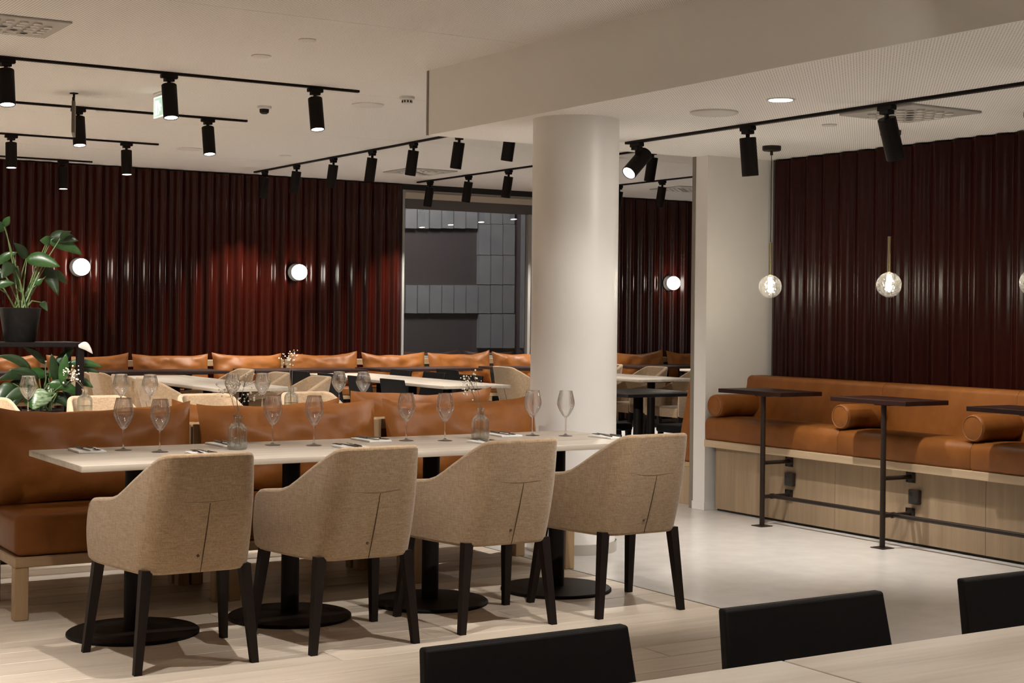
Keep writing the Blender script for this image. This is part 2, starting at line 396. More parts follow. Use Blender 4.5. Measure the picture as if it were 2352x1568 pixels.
# ================================================================== NIGHT FACADE OUTSIDE
YF = 22.0
fac = thing('building_facade', 'grey panelled building facade outside the window at night', 'building', (12.5, YF, -1))
MB().box((-5.5, .05, 0), (5.5, .4, 8)).obj('wall', 'facdark', fac)
def fpanel(x0, y0, x1, y1, mat='fac', d=.04):
    a, b = ony(x0, y1, YF), ony(x1, y0, YF); o = Vector((12.5, YF, -1))
    MB().box((a.x - o.x + .008, -d, a.z + 1 + .008), (b.x - o.x - .008, .05, b.z + 1 - .008)).obj('panel', mat, fac)
for i in range(3):
    for y0, y1 in ((440, 515), (515, 586), (586, 654), (720, 800)): fpanel(1097 + i * 28, y0, 1125 + i * 28, y1)
for i in range(9): fpanel(928 + i * 28, 654, 956 + i * 28, 720)
for i in range(6): fpanel(928 + i * 28, 440, 956 + i * 28, 525)
for i in range(8): fpanel(1196 + i * 28, 440, 1224 + i * 28, 800)
ld = bpy.data.lights.new('facade_fill_light', 'AREA'); ld.energy = 330; ld.size = 1.2; ld.color = (1, .97, .92)  # unseen area light added to brighten the facade
lo = bpy.data.objects.new('facade_fill_light', ld); C.objects.link(lo); lo.location = (10.5, 18.8, 5.2); lo.rotation_euler = Euler((math.radians(48), 0, 0))

# ================================================================== TRACK SPOTLIGHTS
adm = MB().rbox((-.02, -.055, -.026), (.02, .055, 0), .004, 1).box((-.024, -.03, -.045), (.024, .03, -.024)).mesh('adapter', 'black')
nkm = MB().cyl((0, 0, -.043), (0, 0, -.066), .012).mesh('neck', 'black')
bdm = MB().lathe([(.001, 0), (.046, 0), (.049, -.003), (.049, -.222), (.047, -.226), (.0435, -.226), (.042, -.200)], 32, caps=False).mesh('body', 'black')
lnm = MB().lathe([(.0425, -.221), (.001, -.221)], 24, caps=False).mesh('lens', 'lens')
def spotlight(track_end_desc, idx, x, y, z, axis, tilt=(0, 0), power=SPOT_W, cone=84, label=None, drop=0, aim=None, back=0):
    r = thing('track_spotlight', label or f'black spotlight, {ORD[idx]} from the free end of {track_end_desc}', 'spotlight', (x, y, z), 0, 'ceiling track spotlights')
    link('adapter', adm, r, rot=(0, 0, PI / 2 if axis == 'x' else 0)); link('neck', nkm, r)
    if drop: MB().cyl((0, 0, -.06), (0, 0, -.075 - drop), .012).obj('bracket', 'black', r)
    b = link('body', bdm, r, (0, 0, -.066 - drop), (tilt[0], tilt[1], 0)); link('lens', lnm, b)
    if aim:
        b.rotation_euler = Vector(aim).to_track_quat('-Z', 'Y').to_euler()
        b.location = Vector((0, 0, -.066 - drop)) - Vector(aim).normalized() * back
    l = bpy.data.lights.new('lamp', 'SPOT'); l.energy = power; l.color = WARM; l.spot_size = math.radians(cone); l.spot_blend = .85 if cone > 65 else .5; l.shadow_soft_size = .014
    lo = bpy.data.objects.new('lamp', l); C.objects.link(lo); lo.parent = b; lo.location = (0, 0, -.23)
    return r
def track(label, p0, p1, z):
    x0, y0 = p0; x1, y1 = p1; hx = .017 if x0 == x1 else 0; hy = .017 if y0 == y1 else 0
    cx, cy = (x0 + x1) / 2, (y0 + y1) / 2
    tag(MB().box((min(x0, x1) - hx - cx, min(y0, y1) - hy - cy, -.016), (max(x0, x1) + hx - cx, max(y0, y1) + hy - cy, 0)).obj('light_track', 'black', loc=(cx, cy, z)), label, 'track')
def deg(a): return math.radians(a)
# tracks running along the room, free end toward the lowered ceiling
XT = 4.74
rows = [(9.63, 'the track beside the exit sign', 12, 8, 1.0), (11.66, 'the track just behind the exit sign', 12, 7, 1.0),
        (13.80, 'the second track behind the exit sign', 5, 6, 1.35), (15.86, 'the left track closest to the back wall', 4, 5, 1.8),
        (1.9, 'the added unseen track above the black chairs', 0, 8, .45), (-.2, 'the added unseen track behind the camera', 0, 8, .6)]  # these two rows are unseen tracks added to brighten the room
for yy, dsc, tl, n, pw in rows:
    track('black lighting track, ' + dsc.replace('the ', '', 1), (-3.8, yy), (XT, yy), HC)
    for k in range(n):
        spotlight(dsc, k, 4.41 - k * 1.035 + (.03 if yy > 13 else 0), yy, HC - .016, 'x', (deg(-tl), 0), SPOT_W * pw, 104 if yy == 13.80 else 84)
track('black lighting track above the beige armchairs', (-3.8, 5.15), (2.62, 5.15), HC)
for k in range(6): spotlight('the track above the beige armchairs', k, 2.34 - k * 1.035, 5.15, HC - .016, 'x', (deg(8), 0), SPOT_W * 1.3, 64)
track('unseen black lighting track added before the beige armchairs', (2.8, 4.2), (XT, 4.2), HC)  # unseen track, its lamps added to light the tan cushions
for k in range(2): spotlight('the added unseen track before the beige armchairs', k, 4.4 - k * 1.035, 4.2, HC - .016, 'x', (deg(46), 0), SPOT_W * 1.3, 64)
# unseen aisle track, added to light the pale rear armchairs
track('unseen black lighting track added above the aisle left of the long table', (.75, 4.6), (.75, 8.0), HC)
for k, yy in enumerate((7.7, 6.9)): spotlight('the added unseen left aisle track', k, .75, yy, HC - .016, 'y', (0, 0), SPOT_W * 4.5, 60, aim=(.75, .55, -.55))
# tracks running toward the window wall
for xx, y1, ys, dsc in ((6.55, 9.0, [15.58, 14.74, 13.85, 13.0, 12.18, 11.36, 10.53], 'the track ending left of the window'),
                        (8.59, 9.0, [15.56, 14.68, 13.84, 13.0, 12.16, 11.32], 'the track ending at the window'),
                        (10.64, 9.0, [15.5, 14.67, 13.84, 13.0], 'the track behind the white column')):
    track('black lighting track, ' + dsc.replace('the ', '', 1), (xx, y1), (xx, 15.86), HC)
    for k, yy in enumerate(ys): spotlight(dsc, k, xx, yy, HC - .016, 'y', (deg(10), deg(3)), SPOT_W * (2.2 if k < 3 else .9))
# lowered ceiling
track('black lighting track under the lowered perforated ceiling', (5.955, -2), (5.955, 8.13), HS)
spotlight('', 0, 5.955, 8.02, HS - .016, 'y', (0, 0), SPOT_W * 2.6, 70, 'black spotlight swivelled toward the column, under the lowered ceiling', .07, (-.166, -.045, -.14), .12)
spotlight('', 0, 5.955, 6.93, HS - .016, 'y', (0, deg(-6)), SPOT_W * 1.5, 80, 'upright black spotlight under the lowered ceiling, between two swivelled ones')
spotlight('', 0, 5.955, 5.82, HS - .016, 'y', (0, 0), SPOT_W * 1.0, 88, 'black spotlight tilted toward the tan wall bench, under the lowered ceiling', .0, (.095, .021, -.214), .0)
spotlight('', 0, 5.955, 4.42, HS - .016, 'y', (0, 0), SPOT_W * .7, 66, 'unseen black spotlight added to light the column, camera end of the lowered ceiling', .03, (-.33, .9, -.42))  # unseen lamp added to brighten the column
spotlight('', 0, 5.955, 3.3, HS - .016, 'y', (0, deg(8)), SPOT_W * 1.5, 84, 'upright black spotlight under the lowered ceiling, above the near table end')
for k, yy in enumerate((2.1, .9)): spotlight('', 0, 5.955, yy, HS - .016, 'y', (0, 0), SPOT_W * 1.4, 84, f'unseen upright black spotlight added under the lowered ceiling, {ORD[k]} past the near table')  # two unseen lamps added to lift the lowered ceiling

# ================================================================== CEILING DEVICES
def disc(name, label, cat, px, z, r, h, mat='device', prof=None):
    p = onz(*px, z); o = MB().lathe(prof or [(r, 0), (r, -h * .6), (r * .9, -h), (.001, -h)], 32, caps=False).obj(name, mat, loc=(p.x, p.y, z)); return tag(o, label, cat)
disc('sprinkler_cover', 'small flat white cover plate on main ceiling, near the lowered ceiling edge', 'cover plate', (706, 91), HC, .05, .008)
disc('sprinkler_cover', 'small flat white cover plate on main ceiling, in front of the third track spotlight', 'cover plate', (600, 128), HC, .06, .008)
disc('sprinkler_cover', 'small flat white cover plate on main ceiling beside the second track', 'cover plate', (235, 255), HC, .05, .008)
disc('sprinkler_cover', 'small flat white cover plate on main ceiling above the sloping track', 'cover plate', (655, 357), HC, .06, .008)
disc('ceiling_speaker', 'flat round white ceiling speaker near the end of the front track', 'speaker', (845, 240), HC, .12, .012)
disc('ceiling_speaker', 'flat round white ceiling speaker near the end of the third track', 'speaker', (435, 341), HC, .12, .012)
disc('ceiling_speaker', 'round white speaker in the lowered ceiling', 'speaker', (1640, 257), HS, .135, .014)
disc('sprinkler_cover', 'small white cover plate on lowered ceiling beside the air vent', 'cover plate', (1905, 286), HS, .045, .008)
def detector(px, z, label, dark):
    p = onz(*px, z); t = thing('smoke_detector', label, 'detector', (p.x, p.y, z))
    MB().lathe([(.055, 0), (.055, -.018), (.048, -.022), (.001, -.022)], 28, caps=False).obj('base', 'device', t)
    MB().lathe([(.036, -.022), (.034, -.048), (.02, -.058), (.001, -.058)], 28, caps=False).obj('dome', 'hole' if dark else 'device', t)
    if not dark:
        for k in range(10):
            a = 2 * PI * k / 10; MB().box((-.005, -.002, -.044), (.005, .002, -.028)).obj('slot', 'hole', t, loc=(.0355 * math.cos(a), .0355 * math.sin(a), 0), rot=(0, 0, a + PI / 2))
detector((607, 244), HC, 'ceiling sensor with a black dome beside the front track spotlight', True)
detector((935, 222), HC, 'white slotted smoke detector near the lowered ceiling corner', False)
def vent(p, z, label, half):
    t = thing('air_vent', label, 'vent', (p.x, p.y, z))
    MB().rbox((-half, -half, -.012), (half, half, 0), .003, 1).obj('plate', 'vent', t)
    nz = MB().lathe([(.024, 0), (.024, -.012), (.017, -.016), (.012, -.006), (.001, -.006)], 12, caps=False).mesh('nozzle', 'device')
    hl = MB().lathe([(.022, -.0125), (.001, -.0125)], 12, caps=False).mesh('nozzle_hole', 'hole')
    for i in range(6):
        for j in range(6):
            x, y = (i - 2.5) * half * .27, (j - 2.5) * half * .27
            if math.hypot(x, y) < half * .8:
                o = link('nozzle', nz if (i * 7 + j * 3) % 5 else hl, t, (x, y, -.01))
vent(onz(20, 55, HC), HC, 'square air vent with round nozzles near the front of the main ceiling', .27)
vent(onz(2090, 258, HS), HS, 'square air vent with round nozzles in the lowered ceiling', .27)
vent(onz(965, 393, HC), HC, 'square air vent with round nozzles between the two far sloping tracks', .3)
vent(onz(1572, 433, HC), HC, 'square air vent with round nozzles behind the white column', .3)
p = onz(1793, 228, HS); t = thing('downlight', 'lit recessed round downlight in the lowered ceiling', 'light', (p.x, p.y, HS))
MB().lathe([(.075, 0), (.075, -.006), (.062, -.006), (.060, -.001)], 32, caps=False).obj('ring', 'device', t)
MB().lathe([(.060, -.004), (.001, -.004)], 32, caps=False).obj('diffuser', 'down', t)

# exit sign and edge-on sign
p = onz(362, 208, HC); es = thing('exit_sign', 'lit green hanging exit sign behind a black spotlight', 'sign', (3.63, 10.55, HC))
es.location = (3.63, 10.55, HC)
MB().rbox((-.015, -.09, -.014), (.015, .09, 0), .003, 1).obj('mount', 'device', es)
MB().box((-.003, -.08, -.03), (.003, .08, -.014)).obj('clear_plate', 'plate', es)
pl = MB().rbox((-.006, -.105, -.178), (.006, .105, -.03), .003, 1).obj('panel', 'exit', es)
MB().box((-.0075, .03, -.16), (-.0062, .075, -.055)).obj('door_symbol', 'exitw', pl)
MB().box((-.0075, -.105, -.178), (-.0062, .105, -.170)).box((-.0075, -.105, -.038), (-.0062, .105, -.03)).box((-.0075, .098, -.17), (-.0062, .105, -.038)).box((-.0075, -.105, -.17), (-.0062, -.098, -.038)).obj('border', 'exitw', pl)
MB().add([(-.0075, y * .9 - .01, z * .95 + .14) for y, z in ((.01, -.21), (.03, -.21), (.03, -.23), (.01, -.23), (.035, -.235), (.0, -.235), (.005, -.275), (.03, -.31), (.015, -.315), (-.01, -.28), (-.03, -.29), (-.035, -.28), (-.012, -.265), (-.02, -.25), (-.035, -.262), (-.042, -.252), (-.018, -.234))],
     [(0, 1, 2, 3), (4, 5, 16, 15, 14, 13, 12, 11, 10, 9, 8, 7, 6)]).obj('running_figure', 'exitw', pl)
sg = thing('hanging_sign', 'slim taupe hanging sign seen edge-on, on a short black rod', 'sign', (3.14, 10.96, HC), deg(-17.5))
MB().cyl((0, 0, -.07), (0, 0, 0), .008).obj('rod', 'black', sg); MB().lathe([(.03, 0), (.03, -.006), (.001, -.008)], 20, caps=False).obj('rose', 'black', sg)
MB().box((-.008, -.16, -.075), (.008, .16, -.05)).obj('clamp', 'black', sg)
MB().rbox((-.011, -.16, -.30), (.011, .16, -.075), .003, 1).obj('panel', 'sign', sg)

# ================================================================== SCONCES AND PENDANTS
def sconce(px, label):
    q = ony(*px, YB - .17); t = thing('wall_sconce', label, 'lamp', (q.x, YB - .075, q.z), 0, 'globe wall lamps')
    MB().cyl((0, 0, 0), (0, -.022, 0), .10, n=32).obj('back_plate', 'black', t)
    MB().cyl((0, -.018, -.0), (0, -.05, -.0), .045, .05, 24).obj('holder', 'black', t)
    g = MB().sphere((0, -.115, 0), .088, 28, 18).obj('opal_globe', 'opal', t)
sconce((186, 613), 'lit white globe wall lamp behind the potted plant')
sconce((686, 625), 'lit white globe wall lamp midway along the long corrugated wall')
sconce((1545, 650), 'lit white globe wall lamp seen between column and pier')
def pendant(yy, label):
    t = thing('pendant_lamp', label, 'lamp', (6.86, yy, HS), 0, 'bubbled glass pendants')
    MB().lathe([(.001, 0), (.062, 0), (.062, -.026), (.055, -.032), (.001, -.032)], 32, caps=False).obj('canopy', 'bronze', t)
    MB().cyl((0, 0, -.03), (0, 0, -.06), .010).obj('cord_grip', 'bronze', t)
    MB().cyl((0, 0, -.05), (0, 0, -.66), .0022, n=6).obj('cord', 'black', t)
    MB().cyl((0, 0, -.64), (0, 0, -.855), .0105, n=16).obj('rod', 'brass', t)
    MB().sphere((0, 0, -.933), .076, 32, 20).obj('glass_globe', 'globe', t)
    MB().lathe([(.001, -.868), (.012, -.872), (.015, -.90), (.013, -.945), (.006, -.968), (.001, -.97)], 16, caps=False).obj('bulb', 'filament', t)
for k, yy in enumerate((7.74, 6.67, 5.60)):
    pendant(yy, ['lit bubbled glass globe pendant beside the white pier', 'lit bubbled glass globe pendant above the second bar table from the pier', 'lit bubbled glass globe pendant above the third bar table from the pier'][k])

# ================================================================== CHAIRS
def lerp(a, b, t): return a + (b - a) * t
def sstep(t): t = max(0, min(1, t)); return t * t * (3 - 2 * t)
# plan of the armchair shell, half: from back centre to front of the arm
def plan():
    pts = [(0, -.27), (.05, -.27), (.10, -.27)]
    for i in range(9):
        a = -PI / 2 + (PI / 2 - .12) * i / 8
        pts.append((.125 + .10 * math.cos(a), -.17 + .10 * math.sin(a)))
    x0, y0 = pts[-1]
    for i in range(1, 11): pts.append((lerp(x0, .290, i / 10) + .006 * math.sin(PI * i / 10), lerp(y0, .205, i / 10)))
    return pts
PLAN = plan()
def rim(y):
    # level back, straight slope, level arm
    if y < -.225: return .832
    if y < -.02: return lerp(.832, .640, (y + .225) / .205)
    return lerp(.640, .618, (y + .02) / .225)
def shell_top(x, y, i): return sum(rim(y + d * .012) for d in (-3, -2, -1, 0, 1, 2, 3)) / 7
def armchair(label, group):
    t = thing('armchair', label, 'chair', (0, 0, 0), 0, group)
    half = PLAN; full = [(-x, y, i) for i, (x, y) in reversed(list(enumerate(half)))][:-1] + [(x, y, i) for i, (x, y) in enumerate(half)]
    NV = 12; vs = []; inner = []
    def pt(x, y, i, s, inset=0):
        zt = shell_top(x, y, i); zb = .366
        if y > .14:   # rounded lower and upper front corners
            k = (y - .14) / .065; zt -= .022 * k ** 3; zb += .012 * k * k
        z = lerp(zb, zt, s); bk = max(0, min(1, (-y + .02) / .22))
        lean = (z - .366) * .285 * bk
        nx = x * (1 - .12 * bk * (z - .366) / .466)
        # bulge
        bl = .010 * math.sin(PI * s)
        l = math.hypot(x, y + .02) or 1
        px, py = nx + bl * x / l, y - lean + bl * (y + .02) / l
        if inset:
            d = Vector((x / .29, (y - .05) / .30)); 
            if d.length > 0: d.normalize()
            px -= inset * d.x; py -= inset * d.y
        return (px, py, z)
    n = len(full)
    for j in range(NV + 1):
        for x, y, i in full: vs.append(pt(x, y, i, j / NV))
    o = len(vs)
    for j in range(NV + 1):
        for x, y, i in full: vs.append(pt(x, y, i, j / NV, .036))
    fs = []
    for j in range(NV):
        for k in range(n - 1):
            fs.append((j * n + k, j * n + k + 1, (j + 1) * n + k + 1, (j + 1) * n + k))
            fs.append((o + j * n + k + 1, o + j * n + k, o + (j + 1) * n + k, o + (j + 1) * n + k + 1))
    for k in range(n - 1):
        a = NV * n + k; fs.append((a, a + 1, o + a + 1, o + a)); fs.append((k + 1, k, o + k, o + k + 1))
    for j in range(NV):
        a = j * n; fs.append((a, a + n, o + a + n, o + a)); a = j * n + n - 1; fs.append((a + n, a, o + a, o + a + n))
    sh = MB().add(vs, fs).obj('shell', 'fabric', t, 50)
    bv = sh.modifiers.new('bevel', 'BEVEL'); bv.width = .013; bv.segments = 3; bv.limit_method = 'ANGLE'; bv.angle_limit = deg(55)
    # seat
    ring = [(x * .90, (y + .02) * .93 - .01) for x, y, i in full]
    vs = []; fs = []; prof = [(1.0, .368), (1.0, .43), (.985, .448), (.94, .458), (.6, .463), (.001, .464)]
    for q, z in prof:
        for x, y in ring: vs.append((x * q, (y - .0) * q, z))
    n2 = len(ring)
    for j in range(len(prof) - 1):
        for k in range(n2): fs.append((j * n2 + k, j * n2 + (k + 1) % n2, (j + 1) * n2 + (k + 1) % n2, (j + 1) * n2 + k))
    fs.append(tuple(range(n2 - 1, -1, -1)))
    MB().add(vs, fs).obj('seat', 'fabric', t, 60)
    # legs
    for sx in (-1, 1):
        MB().taper((sx * .195, -.235, .385), (sx * .232, -.262, 0), .021, .0145, .021, .0145).obj('leg', 'blackwood', t)
        MB().taper((sx * .255, .165, .385), (sx * .288, .222, 0), .021, .0145, .021, .0145).obj('leg', 'blackwood', t)
    # back dart, cross seam and button follow the outer face
    def outer(x, z):
        bk = 1; lean = (z - .366) * .285; s = (z - .366) / .466
        return -.27 - lean - .010 * math.sin(PI * s)
    MB().tube([(.012 - (.67 - z) * .02, outer(0, z) - .001, z) for z in [.37 + .03 * k for k in range(10)]], [.0016 + .0003 * min(k, 3) - (.00025 * max(0, k - 5)) for k in range(10)], 5).obj('dart_seam', 'seam', t)
    MB().tube([(x, outer(x, .645) + (.0 if abs(x) < .1 else .0) - .0002, .645 + .006 * (x / .1) ** 2) for x in [-.12 + .02 * k for k in range(13)]], .0009, 5).obj('cross_seam', 'fabricseam', t)
    MB().lathe([(.006, 0), (.005, .004), (.001, .005)], 12, caps=False).obj('button', 'seam', t, loc=(-.012, outer(0, .435) - .001, .435), rot=(PI / 2, 0, 0))
    return t
def side_chair(label, group):
    """black upholstered chair: plain backrest panel, seat, four legs; faces +y"""
    t = thing('side_chair', label, 'chair', (0, 0, 0), 0, group)
    def bk(u, v, f):
        z = lerp(.40, .79, v); wd = lerp(.240, .214, v); x = lerp(-wd, wd, u); y = -.175 - (z - .40) * .19 - .012 * (1 - (2 * u - 1) ** 2) * 0 + f
        return (x, y, z)
    mb = MB(); vs = [bk(i / 12, j / 6, -.0) for j in range(7) for i in range(13)] + [bk(i / 12, j / 6, .026) for j in range(7) for i in range(13)]
    fs = []
    for j in range(6):
        for i in range(12):
            a = j * 13 + i; fs += [(a, a + 1, a + 14, a + 13), (91 + a + 1, 91 + a, 91 + a + 13, 91 + a + 14)]
    for i in range(12): fs += [(78 + i, 79 + i, 91 + 79 + i, 91 + 78 + i), (i + 1, i, 91 + i, 92 + i)]
    for j in range(6): a = j * 13; fs += [(a, a + 13, 91 + a + 13, 91 + a), (a + 25, a + 12, 91 + a + 12, 91 + a + 25)]
    b = mb.add(vs, fs).obj('backrest', 'blackleather', t, 50)
    bv = b.modifiers.new('bevel', 'BEVEL'); bv.width = .006; bv.segments = 3; bv.limit_method = 'ANGLE'; bv.angle_limit = deg(50)
    MB().rbox((-.225, -.20, .40), (.225, .235, .465), .018, 3).obj('seat', 'blackleather', t)
    for sx in (-1, 1):
        MB().taper((sx * .195, -.165, .41), (sx * .21, -.215, 0), .018, .013).obj('leg', 'blackwood', t)
        MB().taper((sx * .195, .20, .41), (sx * .21, .215, 0), .018, .013).obj('leg', 'blackwood', t)
    return t
# front long table: four armchairs
CHX = [4.225, 3.515, 2.805, 2.095]
proto = armchair('beige fabric armchair at the front long table, closest to the white column', 'beige armchairs')
proto.location = (CHX[0], 5.885, 0)
for k, (dy, dx) in enumerate(((.0, 0), (-.03, -.005), (-.025, 0))):
    dup(proto, (CHX[k + 1] + dx, 5.87 + dy + (.02 if k == 0 else 0), 0), deg((0, .5, -.8)[k]), f'beige fabric armchair at the front long table, {ORD[k + 1]} from the white column', 'beige armchairs')
# rear long table: chairs on its far side, facing the camera
for k, x in enumerate((4.27, 3.56, 2.86, 2.15)):
    dup(proto, (x, 9.05, 0), PI, f'pale armchair behind the tan cushions, {ORD[k]} from the white column', 'beige armchairs')
# left rear oak table
for k, yy in enumerate((11.80, 12.43, 13.06, 13.7)):
    dup(proto, (4.33, yy, 0), -PI / 2, f'beige armchair, plant side of the left rear oak table, {ORD[k]} from its near end', 'beige armchairs')
for k, yy in enumerate((11.75, 12.6, 13.4)):
    dup(proto, (5.10, yy, 0), PI / 2, f'beige armchair, window side of the left rear oak table, {ORD[k]} from its near end', 'beige armchairs')
sp = side_chair('black upholstered chair at the near oak table, closest to its left end', 'black chairs')
sp.location = (1.475, 2.06, 0); sp.rotation_euler = (0, 0, PI)
dup(sp, (2.155, 2.085, 0), PI, 'black upholstered chair in the middle of the near oak table', 'black chairs')
dup(sp, (2.845, 2.10, 0), PI, 'black upholstered chair at the near oak table, last one toward the tan wall bench', 'black chairs')
# centre rear oak table
for k, yy in enumerate((11.85, 12.5, 13.15, 13.8)):
    dup(sp, (6.42, yy, 0), -PI / 2, f'black chair, plant side of the centre rear oak table, {ORD[k]} from its near end', 'black chairs')
for k, yy in enumerate((12.45, 13.15, 13.85)):
    dup(sp, (7.10, yy, 0), PI / 2, f'black chair, column side of the centre rear oak table, {ORD[k + 1]} from its near end', 'black chairs')
dup(sp, (7.55, 11.75, 0), PI / 2 - .25, 'black chair just left of the white column, past the oak table corner', 'black chairs')
dup(sp, (8.05, 13.75, 0), -PI / 2, 'black chair below the window, left of a beige armchair', 'black chairs')
dup(sp, (6.95, 10.05, 0), -PI / 2, 'black chair left of the small black table, against the white column', 'black chairs')
dup(sp, (8.05, 10.0, 0), PI / 2, 'black chair right of the small black table', 'black chairs')
dup(sp, (7.48, 10.62, 0), PI, 'black chair behind the small black table', 'black chairs')
# right rear oak table
for k, yy in enumerate((12.55, 13.38)):
    dup(proto, (8.62, yy, 0), -PI / 2, f'beige armchair, window side of the right rear oak table, {ORD[k]} from its front', 'beige armchairs')
for k, yy in enumerate((12.15, 12.95, 13.75)):
    dup(proto, (9.55, yy, 0), PI / 2, f'pale armchair, far side of the right rear oak table, {ORD[k]} from its front', 'beige armchairs')

# ================================================================== TABLES
def pedestal(parent, x, y, h, r=.275, pr=.040):
    MB().lathe([(r, 0), (r, .010), (r - .006, .015), (.06, .020), (.001, .020)], 48, (x, y, 0), True).obj('base_disc', 'black', parent)
    MB().cyl((x, y, .018), (x, y, h - .01), pr, n=32).obj('post', 'black', parent)
    MB().box((x - .16, y - .16, h - .012), (x + .16, y + .16, h)).obj('top_plate', 'black', parent)
def table(name, label, x0, y0, x1, y1, peds, h=.75, th=.026, mat='oaktop', group=None, r=.275):
    cx, cy = (x0 + x1) / 2, (y0 + y1) / 2; t = thing(name, label, 'table', (cx, cy, 0), 0, group)
    MB().rbox((x0 - cx, y0 - cy, h - th), (x1 - cx, y1 - cy, h), .003, 2).obj('tabletop', mat, t)
    for a, b in peds: pedestal(t, a - cx, b - cy, h - th, r)
    return t
table('dining_table', 'long pale oak table set with wine glasses, in front of the tan bench', 1.757, 5.972, 4.572, 6.757, [(x, 6.335) for x in (2.09, 2.805, 3.52, 4.235)])
table('dining_table', 'long pale oak table hidden behind the tan cushions, set with glasses', 1.745, 8.40, 4.572, 9.12, [(x, 8.63) for x in (2.09, 2.805, 3.52, 4.235)])
table('dining_table', 'left rear pale oak table between two rows of beige armchairs', 4.45, 11.49, 5.13, 14.1, [(4.79, y) for y in (11.78, 12.6, 13.4)], mat='oaktopY', r=.19)
table('dining_table', 'centre rear pale oak table between black chairs', 6.40, 11.32, 7.07, 14.1, [(6.74, y) for y in (11.85, 12.5, 13.15)], mat='oaktopY', r=.15)
table('dining_table', 'right rear pale oak table seen between column and pier', 8.86, 11.86, 9.60, 13.6, [(9.23, y) for y in (12.15, 12.95)], mat='oaktopY', r=.19)
table('dining_table', 'small pale oak table far behind the right rear one', 11.2, 13.4, 11.9, 14.2, [(11.55, 13.8)], mat='oaktopY')
table('dining_table', 'small square black table between column and pier', 7.10, 9.64, 7.88, 10.42, [(7.49, 10.03)], mat='blacktop')
table('dining_table', 'near pale oak table with black chairs, left half', .46, 1.26, 1.8625, 2.06, [(.85, 1.60), (1.5, 1.60)], r=.2)
table('dining_table', 'near pale oak table with black chairs, right half', 1.8665, 1.26, 3.27, 2.06, [(2.15, 1.60), (2.85, 1.60)], r=.2)
for k, (x0, x1) in enumerate(((3.2, 4.45), (4.62, 5.93), (6.22, 7.52), (7.68, 8.98), (9.3, 10.6), (11.2, 12.4))):
    table('dining_table', f'dark table before the back wall cushions, {ORD[k]} from the plant corner', x0, 14.98, x1, 15.62, [((x0 * 3 + x1) / 4, 15.3), ((x0 + x1 * 3) / 4, 15.3)], mat='darktopX', th=.03, group='dark tables along the back wall')

# ================================================================== BENCHES AND CUSHIONS
def pillow(wd, ht, th, seed, wr=1.7):
    """stuffed leather cushion, local x width, z height (from 0), y thickness"""
    mb = MB(); NU, NV = 34, 20; rnd = random.Random(seed); o = Vector((rnd.uniform(0, 50), rnd.uniform(0, 50), rnd.uniform(0, 50)))
    lift = (rnd.uniform(.0, .03), rnd.uniform(.01, .05))
    def f(u, v, sgn):
        a, b = 2 * u - 1, 2 * v - 1
        k = (max(0, 1 - abs(a) ** 3.2) ** .55) * (max(0, 1 - abs(b) ** 2.6) ** .6)
        x = a * wd / 2 * (1 - .030 * (1 - abs(b) ** 2)); z = ht / 2 + b * ht / 2 * (1 - .075 * (1 - abs(a) ** 2.5))
        if b > 0: z += b * (lift[0] * max(0, -a) ** 3 + lift[1] * max(0, a) ** 3)
        q = Vector((x * 3.1 + o.x, z * 4.2 + o.y, sgn * 3 + o.z))
        edge = max(abs(a), abs(b)); wrn = noise.noise(q * 2.3) * .017 * wr + (1 - abs(noise.noise(Vector((a * 2.2 + b * 1.5 + o.y, b * 1.1 + o.x, 2.5))))) ** 6 * .011 * (.25 + .75 * abs(a)) + abs(noise.noise(Vector((a * 5 + b * 3 + o.x, (a - b) * 2 + o.y, sgn * 4)))) * .022 * wr * edge ** 2
        y = sgn * (th / 2 * k + (wrn - .008) * (1 - edge ** 6))
        z += noise.noise(Vector((x * 5 + o.x, o.y, 1))) * .008 * wr * max(0, b)
        return (x, y, z)
    mb.grid(lambda u, v: f(u, v, -1), NU, NV); mb.grid(lambda u, v: f(1 - u, v, 1), NU, NV)
    return mb
def cushion(label, x, y, z, wd, ht, th, seed, tilt, rz=0, group=None):
    t = thing('back_cushion', label, 'cushion', (x, y, z), rz, group)
    b = pillow(wd, ht, th, seed).obj('cover', 'leather', t, 80, rot=(tilt, 0, 0))
    a = [(-.5, 0), (.5, 0), (.5, 1), (-.5, 1), (-.5, 0)]
    return t
# double bench: three modules on each side of a common back rail
def bench_module(label, w_, group):
    """origin: middle of front edge on the floor, seat runs to +y"""
    t = thing('bench', label, 'bench', (0, 0, 0), 0, group); h = w_ / 2
    MB().rbox((-h + .002, 0, .232), (h - .002, .56, .278), .004, 1).obj('seat_frame', 'oak', t)
    s = MB().rbox((-h + .004, -.004, .279), (h - .004, .50, .462), .035, 4).obj('seat_cushion', 'leather', t)
    for sx in (-1, 1):
        x = sx * (h - .034)
        MB().rbox((x - .03, .005, 0), (x + .03, .065, .233), .003, 1).obj('leg', 'oakZ', t)
        MB().rbox((x - .03, .50, 0), (x + .03, .56, .80), .003, 1).obj('back_post', 'oakZ', t)
    MB().rbox((-h + .064, .515, .745), (h - .064, .555, .80), .003, 1).obj('back_rail', 'oak', t)
    MB().rbox((-h + .064, .515, .50), (h - .064, .555, .555), .003, 1).obj('lower_back_rail', 'oak', t)
    return t
bp = bench_module('oak bench with tan leather seat behind the front table, first from the white column', .985, 'double bench modules')
BX = [4.178, 3.191, 2.204]
bp.location = (BX[0], 6.80, 0)
for k in (1, 2): dup(bp, (BX[k], 6.80, 0), 0, f'oak bench with tan leather seat behind the front table, {ORD[k]} from the white column', 'double bench modules')
for k in range(3): dup(bp, (BX[k], 7.95, 0), PI, f'oak bench module back to back with the front bench, {ORD[k]} from the white column', 'double bench modules')
CW = .985
